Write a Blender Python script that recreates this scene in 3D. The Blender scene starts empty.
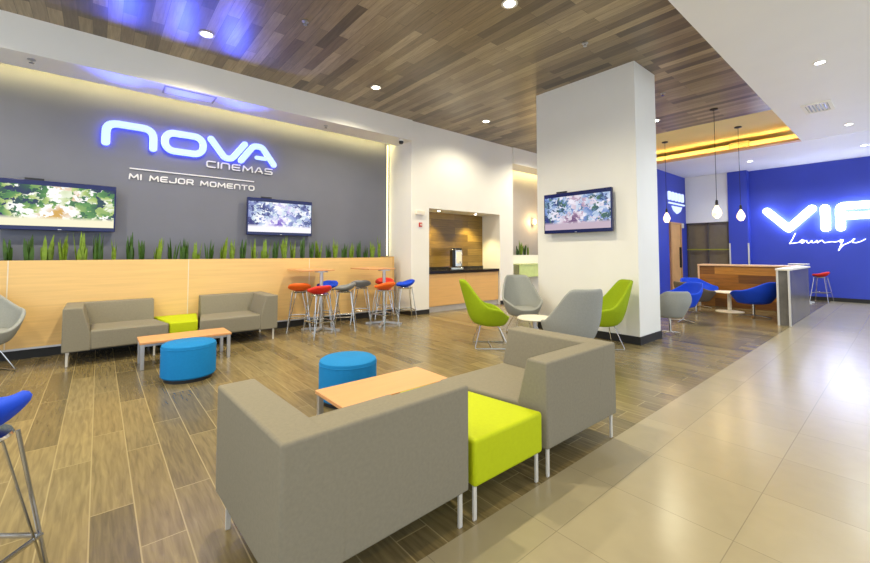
import bpy, bmesh, math, random
from mathutils import Vector, Matrix, Euler
random.seed(7)
PI = math.pi
S = bpy.context.scene
C = S.collection

# ------------------------------------------------------------------ helpers
def lin(c):
    out = []
    for v in c[:3]:
        v = v/255.0
        out.append(v/12.92 if v <= .04045 else ((v+.055)/1.055)**2.4)
    return (*out, 1.0)

def new_mat(name):
    m = bpy.data.materials.new(name); m.use_nodes = True
    nt = m.node_tree
    return m, nt, nt.nodes['Principled BSDF']

def N(nt, t, **kw):
    n = nt.nodes.new(t)
    for k, v in kw.items(): setattr(n, k, v)
    return n

def mat(name, col, rough=.5, metal=0., vary=.06, scale=8., bump=0., bscale=200., spec=.5, coat=0.):
    m, nt, b = new_mat(name)
    c = lin(col)
    tc = N(nt, 'ShaderNodeTexCoord')
    no = N(nt, 'ShaderNodeTexNoise'); no.inputs['Scale'].default_value = scale; no.inputs['Detail'].default_value = 3
    nt.links.new(tc.outputs['Object'], no.inputs['Vector'])
    r = N(nt, 'ShaderNodeValToRGB')
    r.color_ramp.elements[0].position = .3; r.color_ramp.elements[1].position = .7
    r.color_ramp.elements[0].color = (*[v*(1-vary) for v in c[:3]], 1)
    r.color_ramp.elements[1].color = (*[min(1, v*(1+vary)) for v in c[:3]], 1)
    nt.links.new(no.outputs['Fac'], r.inputs['Fac'])
    nt.links.new(r.outputs['Color'], b.inputs['Base Color'])
    b.inputs['Roughness'].default_value = rough; b.inputs['Metallic'].default_value = metal
    b.inputs['Specular IOR Level'].default_value = spec
    b.inputs['Coat Weight'].default_value = coat
    if bump:
        n2 = N(nt, 'ShaderNodeTexNoise'); n2.inputs['Scale'].default_value = bscale; n2.inputs['Detail'].default_value = 2
        bp = N(nt, 'ShaderNodeBump'); bp.inputs['Strength'].default_value = bump; bp.inputs['Distance'].default_value = .004
        nt.links.new(tc.outputs['Object'], n2.inputs['Vector'])
        nt.links.new(n2.outputs['Fac'], bp.inputs['Height']); nt.links.new(bp.outputs['Normal'], b.inputs['Normal'])
    return m

def emit(name, col, strength, base=(255, 255, 255)):
    m, nt, b = new_mat(name)
    b.inputs['Base Color'].default_value = lin(base)
    b.inputs['Emission Color'].default_value = lin(col); b.inputs['Emission Strength'].default_value = strength
    return m

def planks(name, tones, mortar, length, width, rot, rough=.4, msize=.004, grain=.25, gscale=(3., 60., 3.), offset=.37, coat=0., spec=.5, freq=2):
    """boards laid along texture x; rot turns object space into texture space"""
    m, nt, b = new_mat(name)
    tc = N(nt, 'ShaderNodeTexCoord'); mp = N(nt, 'ShaderNodeMapping')
    mp.inputs['Rotation'].default_value = rot
    nt.links.new(tc.outputs['Object'], mp.inputs['Vector'])
    br = N(nt, 'ShaderNodeTexBrick'); br.offset = offset; br.offset_frequency = freq; br.squash = 1
    br.inputs['Color1'].default_value = (0, 0, 0, 1); br.inputs['Color2'].default_value = (1, 1, 1, 1)
    br.inputs['Mortar'].default_value = (.5, .5, .5, 1)
    br.inputs['Scale'].default_value = 1; br.inputs['Mortar Size'].default_value = msize
    br.inputs['Mortar Smooth'].default_value = .1
    br.inputs['Brick Width'].default_value = length; br.inputs['Row Height'].default_value = width
    nt.links.new(mp.outputs['Vector'], br.inputs['Vector'])
    rp = N(nt, 'ShaderNodeValToRGB'); cr = rp.color_ramp
    while len(cr.elements) < len(tones): cr.elements.new(.5)
    for i, t in enumerate(tones):
        cr.elements[i].position = i/max(1, len(tones)-1); cr.elements[i].color = lin(t)
    nt.links.new(br.outputs['Color'], rp.inputs['Fac'])
    mp2 = N(nt, 'ShaderNodeMapping'); mp2.inputs['Scale'].default_value = gscale
    nt.links.new(mp.outputs['Vector'], mp2.inputs['Vector'])
    # shift the grain from board to board
    cmb = N(nt, 'ShaderNodeVectorMath', operation='ADD')
    sc = N(nt, 'ShaderNodeVectorMath', operation='SCALE'); sc.inputs['Scale'].default_value = 37.
    nt.links.new(br.outputs['Color'], sc.inputs[0])
    nt.links.new(mp2.outputs['Vector'], cmb.inputs[0]); nt.links.new(sc.outputs[0], cmb.inputs[1])
    no = N(nt, 'ShaderNodeTexNoise'); no.inputs['Scale'].default_value = 1; no.inputs['Detail'].default_value = 5
    no.inputs['Distortion'].default_value = .6
    nt.links.new(cmb.outputs[0], no.inputs['Vector'])
    mr = N(nt, 'ShaderNodeMapRange'); mr.inputs['From Min'].default_value = .3; mr.inputs['From Max'].default_value = .7
    mr.inputs['To Min'].default_value = 1-grain; mr.inputs['To Max'].default_value = 1+grain
    nt.links.new(no.outputs['Fac'], mr.inputs['Value'])
    mu = N(nt, 'ShaderNodeVectorMath', operation='SCALE')
    nt.links.new(rp.outputs['Color'], mu.inputs[0]); nt.links.new(mr.outputs['Result'], mu.inputs['Scale'])
    mx = N(nt, 'ShaderNodeMix', data_type='RGBA')
    nt.links.new(br.outputs['Fac'], mx.inputs['Factor'])
    nt.links.new(mu.outputs[0], mx.inputs['A']); mx.inputs['B'].default_value = lin(mortar)
    nt.links.new(mx.outputs['Result'], b.inputs['Base Color'])
    b.inputs['Roughness'].default_value = rough; b.inputs['Coat Weight'].default_value = coat
    b.inputs['Specular IOR Level'].default_value = spec
    return m

def box(bm, x0, x1, y0, y1, z0, z1):
    v = [bm.verts.new((x, y, z)) for z in (z0, z1) for y in (y0, y1) for x in (x0, x1)]
    for f in ((0, 2, 3, 1), (4, 5, 7, 6), (0, 1, 5, 4), (2, 6, 7, 3), (0, 4, 6, 2), (1, 3, 7, 5)):
        bm.faces.new([v[i] for i in f])

def prism(bm, poly, a, b, axis):
    """poly in the two other axes (in x,y,z order), pushed from a to b along axis"""
    def p(u, w, t):
        return {'x': (t, u, w), 'y': (u, t, w), 'z': (u, w, t)}[axis]
    n = len(poly)
    A = [bm.verts.new(p(u, w, a)) for u, w in poly]; B = [bm.verts.new(p(u, w, b)) for u, w in poly]
    bm.faces.new(A); bm.faces.new(B[::-1])
    for i in range(n): bm.faces.new((A[i], A[(i+1) % n], B[(i+1) % n], B[i]))

def cyl(bm, cx, cy, z0, z1, r0, r1=None, n=24):
    r1 = r0 if r1 is None else r1
    A = [bm.verts.new((cx+r0*math.cos(2*PI*i/n), cy+r0*math.sin(2*PI*i/n), z0)) for i in range(n)]
    B = [bm.verts.new((cx+r1*math.cos(2*PI*i/n), cy+r1*math.sin(2*PI*i/n), z1)) for i in range(n)]
    bm.faces.new(A[::-1]); bm.faces.new(B)
    for i in range(n): bm.faces.new((A[i], A[(i+1) % n], B[(i+1) % n], B[i]))

def lathe(bm, prof, n=28, c=(0, 0)):
    rings = []
    for r, z in prof:
        if r < 1e-5: rings.append([bm.verts.new((c[0], c[1], z))])
        else: rings.append([bm.verts.new((c[0]+r*math.cos(2*PI*i/n), c[1]+r*math.sin(2*PI*i/n), z)) for i in range(n)])
    for a, b in zip(rings, rings[1:]):
        for i in range(n):
            j = (i+1) % n
            if len(a) == 1 and len(b) == 1: continue
            if len(a) == 1: bm.faces.new((a[0], b[j], b[i]))
            elif len(b) == 1: bm.faces.new((a[i], a[j], b[0]))
            else: bm.faces.new((a[i], a[j], b[j], b[i]))

def tube(bm, pts, r, n=8, closed=False):
    pts = [Vector(p) for p in pts]; rings = []; m = len(pts)
    prev = None
    for i, p in enumerate(pts):
        if closed: d = (pts[(i+1) % m]-pts[i-1]).normalized()
        elif i == 0: d = (pts[1]-p).normalized()
        elif i == m-1: d = (p-pts[-2]).normalized()
        else: d = ((pts[i+1]-p).normalized()+(p-pts[i-1]).normalized()).normalized()
        if prev is None:
            u = d.orthogonal().normalized()
        else:
            u = (prev-d*prev.dot(d)).normalized()
        prev = u; w = d.cross(u)
        k = r
        if 0 < i < m-1 or closed:
            e = (pts[(i+1) % m]-p).normalized(); k = r/max(.55, abs(e.dot(d)))
        rings.append([bm.verts.new(p+(u*math.cos(2*PI*j/n)+w*math.sin(2*PI*j/n))*k) for j in range(n)])
    seq = list(zip(rings, rings[1:])) + ([(rings[-1], rings[0])] if closed else [])
    for a, b in seq:
        for j in range(n): bm.faces.new((a[j], a[(j+1) % n], b[(j+1) % n], b[j]))
    if not closed:
        bm.faces.new(rings[0][::-1]); bm.faces.new(rings[-1])

def stroke(bm, pts, w, plane, d0, d1, closed=False, n=8):
    """round-ended flat stroke of width w in plane 'xz' (depth along y) or 'yz' (depth along x)"""
    seg = list(zip(pts, pts[1:])) + ([(pts[-1], pts[0])] if closed else [])
    for si, (a, b) in enumerate(seg):
        e = .00035*(si % 7)
        ang = math.atan2(b[1]-a[1], b[0]-a[0]); poly = []
        for i in range(n+1): t = ang+PI/2+PI*i/n; poly.append((a[0]+w/2*math.cos(t), a[1]+w/2*math.sin(t)))
        for i in range(n+1): t = ang-PI/2+PI*i/n; poly.append((b[0]+w/2*math.cos(t), b[1]+w/2*math.sin(t)))
        prism(bm, poly, d0+e, d1+e, 'y' if plane == 'xz' else 'x')

def roundpath(pts, rad, n=5):
    out = [pts[0]]
    for a, p, b in zip(pts, pts[1:], pts[2:]):
        A, P, B = Vector(a), Vector(p), Vector(b)
        r = min(rad, (A-P).length*.49, (B-P).length*.49)
        s = P+(A-P).normalized()*r; e = P+(B-P).normalized()*r
        for i in range(n+1):
            t = i/n; out.append(tuple(s*(1-t)**2+P*2*t*(1-t)+e*t*t))
    out.append(pts[-1]); return out

def obj(name, bm, m, parent=None, bevel=0., seg=3, smooth=35, solid=0., sub=0):
    bmesh.ops.recalc_face_normals(bm, faces=bm.faces[:])
    me = bpy.data.meshes.new(name); bm.to_mesh(me); bm.free()
    if smooth:
        me.shade_smooth(); me.set_sharp_from_angle(angle=math.radians(smooth))
    me.materials.append(m)
    o = bpy.data.objects.new(name, me); C.objects.link(o)
    if parent: o.parent = parent
    if solid:
        s = o.modifiers.new('solid', 'SOLIDIFY'); s.thickness = solid; s.offset = 0
    if bevel:
        b = o.modifiers.new('bevel', 'BEVEL'); b.width = bevel; b.segments = seg; b.limit_method = 'ANGLE'; b.angle_limit = math.radians(30)
    if sub:
        s = o.modifiers.new('sub', 'SUBSURF'); s.levels = sub; s.render_levels = sub
    return o

def B(): return bmesh.new()
def boxo(name, dims, m, parent=None, **k):
    bm = B(); box(bm, *dims); return obj(name, bm, m, parent, **k)

def tag(o, label, cat, group=None):
    o['label'] = label; o['category'] = cat
    if group: o['group'] = group
    return o
def thing(name, label, cat, loc=(0, 0, 0), rz=0, group=None):
    o = bpy.data.objects.new(name, None); C.objects.link(o)
    o.empty_display_size = .1; o.location = loc; o.rotation_euler = (0, 0, rz)
    return tag(o, label, cat, group)
def struct(o): o['kind'] = 'structure'; return o
def dup(root, loc, rz, label=None, group=None, recolor=None):
    r = root.copy(); C.objects.link(r); r.location = loc; r.rotation_euler = (0, 0, rz)
    if label: r['label'] = label
    if group: r['group'] = group
    for ch in list(root.children):
        c = ch.copy(); C.objects.link(c); c.parent = r
        if recolor and ch.name.split('.')[0] in recolor:
            c.data = c.data.copy(); c.data.materials[0] = recolor[ch.name.split('.')[0]]
        for g in list(ch.children):
            d = g.copy(); C.objects.link(d); d.parent = c
    return r
def lamp(parent, kind, loc, energy, col, size=.1, rot=(0, 0, 0), angle=150, blend=.6, name='lamp'):
    l = bpy.data.lights.new(name, kind); l.energy = energy; l.color = col
    if kind == 'SPOT': l.spot_size = math.radians(angle); l.spot_blend = blend; l.shadow_soft_size = size
    elif kind == 'POINT': l.shadow_soft_size = size
    o = bpy.data.objects.new(name, l); C.objects.link(o); o.location = loc; o.rotation_euler = rot
    if parent: o.parent = parent
    return o

# ------------------------------------------------------------------ materials
M = {}
M['white'] = mat('white_paint', (240, 238, 233), .6, vary=.01, scale=2)
M['pillarw'] = mat('pillar_paint', (236, 234, 228), .55, vary=.015, scale=2)
M['greywall'] = mat('charcoal_paint', (108, 111, 126), .6, vary=.03, scale=2)
M['blue'] = mat('blue_paint', (50, 68, 180), .5, vary=.03, scale=2)
M['ceilw'] = mat('ceiling_paint', (240, 240, 243), .6, vary=.01, scale=2)
M['cream'] = mat('cream_paint', (232, 214, 150), .6, vary=.02, scale=2)
M['black'] = mat('black_skirting', (26, 24, 23), .5)
M['floor'] = planks('dark_wood_tile', [(98, 86, 58), (122, 108, 74), (110, 97, 66), (136, 120, 82), (116, 101, 66)], (156, 140, 100), 1.2, .19, (0, 0, PI/2), rough=.24, msize=.0035, grain=.26, gscale=(4, 45, 4), coat=.0)
M['tile'] = planks('beige_tile', [(154, 143, 114), (159, 148, 118), (156, 145, 116)], (134, 124, 100), .6, .593, (0, 0, 0), rough=.24, msize=.0022, grain=.03, gscale=(6, 6, 6), offset=0)
M['ceil'] = planks('ceiling_boards', [(86, 76, 64), (136, 122, 98), (160, 144, 116), (112, 98, 82), (176, 160, 130), (144, 128, 102), (98, 86, 72)], (80, 70, 58), 1.25, .145, (0, 0, PI/2), rough=.32, msize=.002, grain=.2, gscale=(3, 40, 3))
M['nicheb'] = planks('niche_boards', [(76, 58, 24), (124, 98, 42), (158, 128, 62), (100, 78, 32), (140, 112, 50)], (70, 54, 24), 1.3, .19, (-PI/2, 0, 0), rough=.35, msize=.003, grain=.22, gscale=(3, 40, 3))
M['barwood'] = planks('bar_boards', [(96, 58, 20), (150, 96, 32), (178, 122, 48), (124, 78, 26)], (70, 40, 18), 1.4, .21, (-PI/2, PI/2, 0), rough=.35, msize=.002, grain=.25, gscale=(2.5, 30, 2.5))
M['maple'] = planks('maple_laminate', [(224, 186, 122), (228, 191, 128)], (224, 186, 122), 6., 2., (-PI/2, 0, 0), rough=.4, msize=0., grain=.06, gscale=(1.2, 30, 1.2))
M['tablewood'] = planks('beech_laminate', [(214, 156, 104), (218, 162, 110)], (214, 156, 104), 6., 2., (0, 0, 0), rough=.38, msize=0., grain=.05, gscale=(2, 40, 2))
M['cabwood'] = planks('cabinet_maple', [(222, 176, 112), (226, 181, 118)], (222, 176, 112), 6., 2., (-PI/2, 0, 0), rough=.4, msize=0., grain=.05, gscale=(1.5, 30, 1.5))
M['doorwood'] = mat('door_oak', (206, 158, 104), .4, vary=.08, scale=4)
M['seam'] = mat('pale_joint', (226, 214, 190), .4)
M['sofa'] = mat('grey_fabric', (132, 126, 110), .85, vary=.05, scale=60, bump=.35, bscale=420, spec=.2)
M['greyfab'] = mat('pale_grey_fabric', (152, 154, 150), .85, vary=.04, scale=60, bump=.25, bscale=420, spec=.2)
M['taupe'] = mat('taupe_fabric', (108, 98, 86), .85, vary=.05, scale=60, bump=.25, bscale=420, spec=.2)
M['lime'] = mat('lime_fabric', (178, 190, 10), .7, vary=.03, scale=40, bump=.15, bscale=420, spec=.25)
M['limed'] = mat('lime_green_fabric', (146, 168, 16), .75, vary=.04, scale=40, bump=.15, bscale=420, spec=.25)
M['bluefab'] = mat('sky_blue_fabric', (16, 122, 186), .75, vary=.03, scale=40, bump=.15, bscale=420, spec=.25)
M['royal'] = mat('royal_blue_fabric', (26, 74, 214), .7, vary=.03, scale=40, bump=.15, bscale=420, spec=.25)
M['orange'] = mat('orange_fabric', (240, 100, 10), .6, vary=.03)
M['red'] = mat('red_fabric', (214, 40, 22), .6, vary=.03)
M['greyseat'] = mat('grey_seat', (128, 130, 132), .7, vary=.03)
M['chrome'] = mat('chrome', (205, 205, 205), .14, 1., vary=.01)
M['alu'] = mat('satin_aluminium', (196, 196, 200), .35, .8, vary=.02)
M['legw'] = mat('pale_metal_leg', (214, 210, 202), .35, .2, vary=.02)
M['tabtop'] = mat('white_laminate', (236, 228, 210), .35, vary=.01)
M['granite'] = mat('black_granite', (38, 36, 34), .15, vary=.4, scale=90)
M['stone'] = mat('grey_stone', (106, 100, 90), .25, vary=.3, scale=3.5)
M['plinth'] = mat('grey_plinth', (176, 172, 168), .4)
M['dark'] = mat('dark_plastic', (16, 16, 20), .3)
M['bezel'] = mat('screen_bezel', (16, 26, 84), .2)
M['glass'] = mat('dark_glass', (118, 106, 84), .12, vary=.05)
M['leaf'] = mat('snake_leaf', (58, 92, 24), .45, vary=.35, scale=14)
M['leaf2'] = mat('snake_leaf_yellow', (116, 144, 34), .45, vary=.3, scale=14)
M['soil'] = mat('potting_soil', (52, 40, 28), .9, vary=.3, scale=40)
M['copper'] = mat('copper_trim', (232, 192, 152), .35, .2)
M['redp'] = mat('red_plastic', (190, 40, 36), .4)
M['letter'] = mat('brushed_letter', (226, 226, 232), .35, vary=.01)
M['down'] = emit('downlight_glow', (255, 246, 226), 14)
M['cold'] = emit('cool_downlight_glow', (255, 255, 255), 10)
M['strip'] = emit('cove_strip', (255, 232, 150), 34)
M['strip2'] = emit('upright_strip', (255, 236, 160), 2.2)
M['warmstrip'] = emit('warm_cove_strip', (255, 226, 150), 30)
M['novaface'] = emit('sign_face', (180, 206, 255), .95, (90, 110, 160))
M['novaside'] = emit('sign_halo', (40, 60, 255), 5)
M['vip'] = emit('vip_sign_glow', (226, 236, 255), 9)
M['emblem'] = emit('emblem_glow', (206, 222, 255), .8, (120, 130, 160))
M['script'] = emit('script_sign_glow', (236, 240, 255), 1.6)
M['bulb'] = emit('filament_bulb_glow', (255, 196, 104), 1.5)

def screen_mat(name, stops, band, scale, strength):
    """a soft, blocky picture: patches of colour, an upright grain and a pale road at the bottom"""
    m, nt, b = new_mat(name)
    tc = N(nt, 'ShaderNodeTexCoord'); sp = N(nt, 'ShaderNodeSeparateXYZ'); nt.links.new(tc.outputs['Object'], sp.inputs[0])
    mp = N(nt, 'ShaderNodeMapping'); mp.inputs['Scale'].default_value = (1, 1, 1.3); nt.links.new(tc.outputs['Object'], mp.inputs['Vector'])
    vo = N(nt, 'ShaderNodeTexVoronoi'); vo.inputs['Scale'].default_value = scale*2.2; vo.inputs['Randomness'].default_value = 1
    nz = N(nt, 'ShaderNodeTexNoise'); nz.inputs['Scale'].default_value = 14; nz.inputs['Detail'].default_value = 5
    ad = N(nt, 'ShaderNodeMix', data_type='RGBA', blend_type='LINEAR_LIGHT'); ad.inputs['Factor'].default_value = .13
    nt.links.new(mp.outputs['Vector'], nz.inputs['Vector'])
    nt.links.new(mp.outputs['Vector'], ad.inputs['A']); nt.links.new(nz.outputs['Color'], ad.inputs['B'])
    nt.links.new(ad.outputs['Result'], vo.inputs['Vector'])
    se = N(nt, 'ShaderNodeSeparateColor'); nt.links.new(vo.outputs['Color'], se.inputs['Color'])
    big = N(nt, 'ShaderNodeTexNoise'); big.inputs['Scale'].default_value = 2.6; big.inputs['Detail'].default_value = 1
    nt.links.new(mp.outputs['Vector'], big.inputs['Vector'])
    av = N(nt, 'ShaderNodeMix', data_type='FLOAT'); av.inputs['Factor'].default_value = .55
    nt.links.new(se.outputs['Red'], av.inputs['A']); nt.links.new(big.outputs['Fac'], av.inputs['B'])
    # open bright middle between darker sides
    ab = N(nt, 'ShaderNodeMath', operation='ABSOLUTE'); nt.links.new(sp.outputs['X'], ab.inputs[0])
    ms = N(nt, 'ShaderNodeMath', operation='MULTIPLY_ADD'); ms.inputs[1].default_value = -.55; ms.inputs[2].default_value = .16
    nt.links.new(ab.outputs[0], ms.inputs[0])
    sm = N(nt, 'ShaderNodeMath', operation='ADD'); nt.links.new(av.outputs['Result'], sm.inputs[0]); nt.links.new(ms.outputs[0], sm.inputs[1])
    rp = N(nt, 'ShaderNodeValToRGB'); cr = rp.color_ramp
    while len(cr.elements) < len(stops): cr.elements.new(.5)
    for i, (p, c) in enumerate(stops): cr.elements[i].position = p; cr.elements[i].color = lin(c)
    nt.links.new(sm.outputs[0], rp.inputs['Fac'])
    rr = N(nt, 'ShaderNodeMapRange'); rr.inputs['From Min'].default_value = -.20; rr.inputs['From Max'].default_value = -.15
    nt.links.new(sp.outputs['Z'], rr.inputs['Value'])
    mx = N(nt, 'ShaderNodeMix', data_type='RGBA'); nt.links.new(rr.outputs['Result'], mx.inputs['Factor'])
    mx.inputs['A'].default_value = lin(band); nt.links.new(rp.outputs['Color'], mx.inputs['B'])
    b.inputs['Base Color'].default_value = (0, 0, 0, 1); b.inputs['Roughness'].default_value = .15
    nt.links.new(mx.outputs['Result'], b.inputs['Emission Color']); b.inputs['Emission Strength'].default_value = strength
    return m
M['scr_park'] = screen_mat('screen_picture_park', [(.2, (24, 34, 82)), (.32, (40, 84, 60)), (.42, (84, 140, 70)), (.5, (176, 196, 110)), (.58, (250, 250, 240)), (.72, (255, 255, 255)), (.85, (206, 160, 70))], (240, 234, 200), 4.4, .72)
M['scr_city'] = screen_mat('screen_picture_city', [(.2, (40, 34, 110)), (.32, (90, 100, 150)), (.42, (140, 150, 206)), (.5, (196, 214, 226)), (.6, (250, 250, 255)), (.75, (220, 214, 246)), (.88, (120, 90, 190))], (244, 240, 250), 5.5, .72)
M['scr_street'] = screen_mat('screen_picture_street', [(.2, (50, 60, 130)), (.32, (84, 120, 90)), (.42, (120, 146, 206)), (.5, (186, 206, 232)), (.6, (244, 240, 250)), (.75, (206, 180, 200)), (.88, (120, 90, 130))], (200, 180, 196), 5.5, .66)

# ------------------------------------------------------------------ setting
ZC, ZW = 4.42, 4.10
XA = -4.5
struct(boxo('floor', (XA, 16.4, 1.48, 8.3, -.1, 0), M['floor'], smooth=0))
struct(boxo('floor_tile', (XA, 16.4, -4.45, 1.48, -.1, 0), M['tile'], smooth=0))
struct(boxo('ceiling', (XA, 10.75, 1.5, 8.3, ZC, ZC+.1), M['ceil'], smooth=0))
struct(boxo('ceiling_cove', (10.75, 13.5, 1.5, 8.3, ZC, ZC+.1), M['cream'], smooth=0))
bm = B(); box(bm, XA, 12.85, -4.45, 1.56, ZW, ZC+.1); box(bm, 12.9, 16.6, -4.45, 8.3, ZW, ZW+.1)
struct(obj('ceiling_white', bm, M['ceilw'], smooth=0))
# left wall with the sign, the niche block, the second bay
struct(boxo('wall_left', (XA, 5.37, 8.1, 8.25, 0, ZC), M['greywall'], smooth=0))
bm = B()
x0, x1, nx0, nx1, nz = 5.37, 8.97, 5.89, 8.40, 2.45
box(bm, x0, nx0, 7.2, 8.25, 0, ZC); box(bm, nx1, x1, 7.2, 8.25, 0, ZC); box(bm, nx0, nx1, 7.2, 8.25, nz, ZC)
struct(obj('wall_niche', bm, M['white'], smooth=0))
struct(boxo('wall_niche_back', (nx0, nx1, 7.85, 7.9, 0, nz), M['nicheb'], smooth=0))
struct(boxo('wall_bay', (x1, 13.2, 8.1, 8.25, 0, ZC), mat('mauve_grey_paint', (184, 178, 178), .6, vary=.02), smooth=0))
# white dropped beams over the planter bays
def beam(name, a, b):
    bm = B(); prism(bm, [(7.16, ZC), (7.16, 3.95), (7.76, 3.95), (7.76, 4.02), (7.86, 4.02), (7.86, 4.1), (7.7, 4.1), (7.7, ZC)], a, b, 'x')
    return struct(obj(name, bm, M['white'], smooth=0))
beam('trim_1', XA, 5.37); beam('trim_2', x1, 13.2)
# cove LED lines lie on the ledge behind the beams
def strip(name, dims, m, label):
    o = boxo(name, dims, m, smooth=0); return tag(o, label, 'led strip')
strip('led_strip', (XA, 5.3, 7.858, 7.868, 4.03, 4.06), M['strip'], 'yellow LED strip on the ledge of the beam above the grey sign wall')
strip('led_strip', (x1+.05, 13.1, 7.858, 7.868, 4.03, 4.06), M['strip'], 'yellow LED strip on the ledge of the beam beyond the coffee niche')
strip('led_strip', (5.30, 5.32, 8.08, 8.102, 1.34, 4.02), M['strip2'], 'upright LED strip in the corner between grey wall and niche block')
# pillar
struct(boxo('pillar', (6.34, 7.13, 2.67, 4.5, 0, ZC), M['pillarw'], smooth=0))
bm = B()
box(bm, 6.325, 7.145, 2.655, 4.515, 0, .12)
struct(obj('baseboard_pillar', bm, M['black'], smooth=0))
bm = B(); box(bm, 5.36, nx0, 7.185, 7.2, 0, .1); box(bm, nx1, 8.985, 7.185, 7.2, 0, .1); box(bm, 5.355, 5.37, 7.185, 8.1, 0, .1); box(bm, 8.97, 8.985, 7.185, 8.1, 0, .1)
struct(obj('baseboard_niche', bm, M['black'], smooth=0))
# far end: lounge wall, blue pier, side wall with door, lintel over dark glass
struct(boxo('wall_lounge', (16.35, 16.5, -4.45, 3.3, 0, ZW), M['blue'], smooth=0))
struct(boxo('wall_pier', (16.05, 16.5, 3.3, 3.82, 0, ZW), M['blue'], smooth=0))
struct(boxo('wall_side', (12.9, 16.4, 5.1, 5.25, 0, ZW), M['blue'], smooth=0))
struct(boxo('wall_lintel', (16.12, 16.3, 3.82, 5.1, 2.46, ZW), M['white'], smooth=0))
struct(boxo('baseboard_lounge', (16.33, 16.35, -4.45, 3.3, 0, .11), M['black'], smooth=0))
struct(boxo('wall_end', (13.1, 13.2, 5.25, 8.1, 0, ZC), M['white'], smooth=0))
for y in (3.3, 3.8):
    struct(boxo('trim_3', (16.03, 16.06, y-.02, y+.02, 0, 1.72), M['legw'], smooth=0))
# shop window of dark glass under the lintel
w = bpy.data.objects.new('window_1', None); C.objects.link(w); struct(w)
boxo('pane', (16.2, 16.22, 3.82, 5.1, 0, 2.46), M['glass'], w, smooth=0)
bm = B()
for y in (3.85, 4.45, 5.07): box(bm, 16.15, 16.21, y-.025, y+.025, 0, 2.46)
box(bm, 16.15, 16.21, 3.84, 5.08, 2.4, 2.46)
obj('window_frame', bm, mat('dark_frame', (84, 76, 70), .4), w, smooth=0)
boxo('rail', (16.1, 16.14, 3.84, 5.08, 1.5, 1.54), mat('olive_rail', (150, 150, 40), .4), w, smooth=0)
# door in the side wall
d = bpy.data.objects.new('door_1', None); C.objects.link(d); struct(d)
boxo('door_panel', (14.6, 15.4, 5.06, 5.1, 0, 2.38), M['doorwood'], d, smooth=0)
bm = B(); box(bm, 14.5, 14.6, 5.04, 5.1, 0, 2.44); box(bm, 15.4, 15.5, 5.04, 5.1, 0, 2.44); box(bm, 14.6, 15.4, 5.04, 5.1, 2.38, 2.44)
obj('door_frame', bm, mat('door_frame_wood', (190, 140, 90), .4), d, smooth=0)
boxo('door_handle', (15.28, 15.32, 5.0, 5.06, .9, 1.6), M['dark'], d, smooth=0)
# cove end face at the lounge
struct(boxo('trim_4', (12.84, 12.9, 1.56, 8.0, ZW+.045, 4.29), M['cream'], smooth=0))
bm = B(); prism(bm, [(12.70, 4.095), (12.9, 4.095), (12.9, 4.145), (12.84, 4.145), (12.84, 4.115), (12.72, 4.115), (12.72, 4.155), (12.70, 4.155)], 1.56, 8.0, 'y')
# (x, z) outline turned into place along y
struct(obj('trim_5', bm, mat('peach_lip', (226, 178, 120), .5), smooth=0))
struct(boxo('trim_6', (13.4, 13.5, 1.5, 8.3, ZW+.1, ZC), mat('ochre_paint', (206, 160, 30), .6), smooth=0))
strip('led_strip', (12.735, 12.755, 1.6, 7.9, 4.115, 4.125), M['warmstrip'], 'warm LED strip along the far end of the raised lounge ceiling')

# ------------------------------------------------------------------ planter wall with snake plants
p = thing('planter_wall', 'long maple clad planter wall with a row of green plants under the grey sign wall', 'planter', (0, 0, 0))
boxo('front_panel', (XA, 5.10, 7.55, 7.60, .14, 1.30), M['maple'], p, smooth=0)
boxo('end_board', (5.10, 5.15, 7.55, 8.08, .0, 1.32), mat('end_maple', (206, 164, 104), .4), p, smooth=0)
boxo('kick_board', (XA, 5.10, 7.58, 7.62, 0, .14), M['black'], p, smooth=0)
boxo('metal_edge', (XA, 5.10, 7.54, 7.56, .125, .15), M['alu'], p, smooth=0)
boxo('soil', (XA, 5.10, 7.61, 8.09, 1.14, 1.2), M['soil'], p, smooth=0)
for x in (-.9, 1.12, 3.15): boxo('panel_joint', (x-.006, x+.006, 7.545, 7.552, .15, 1.30), M['seam'], p, smooth=0)
p2 = thing('planter_box', 'white planter box with a few dark plants beyond the coffee niche', 'planter', (0, 0, 0))
boxo('front_panel', (9.0, 13.0, 7.5, 7.56, 0, 1.34), M['white'], p2, smooth=0)
boxo('soil', (9.0, 13.0, 7.56, 8.08, 1.18, 1.24), M['soil'], p2, smooth=0)

def leaves(bm, n, hmin, hmax, spread):
    for _ in range(n):
        a = random.uniform(0, 2*PI); r = random.uniform(.0, spread); x, y = r*math.cos(a), r*math.sin(a)*.7
        h = random.uniform(hmin, hmax); tilt = random.uniform(.02, .13); ta = a+random.uniform(-.6, .6)
        wd = random.uniform(.014, .028); tw = random.uniform(0, PI); cur = random.uniform(0, .07)
        rows = []
        for i in range(6):
            t = i/5; wv = wd*(.65+1.1*t-1.75*t**3) if t < 1 else 0.002
            wv = max(wv, .002)
            off = tilt*t*h+cur*t*t*h
            cx, cy = x+off*math.cos(ta), y+off*math.sin(ta)*.7
            an = tw+t*.5; dx, dy = math.cos(an)*wv, math.sin(an)*wv
            nx, ny = -math.sin(an)*wv*.35, math.cos(an)*wv*.35
            rows.append([bm.verts.new((cx-dx, cy-dy, h*t)), bm.verts.new((cx+nx, cy+ny, h*t)), bm.verts.new((cx+dx, cy+dy, h*t)), bm.verts.new((cx-nx*.2, cy-ny*.2, h*t))])
        for A, Bq in zip(rows, rows[1:]):
            for j in range(4): bm.faces.new((A[j], A[(j+1) % 4], Bq[(j+1) % 4], Bq[j]))
        bm.faces.new(rows[-1])
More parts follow.
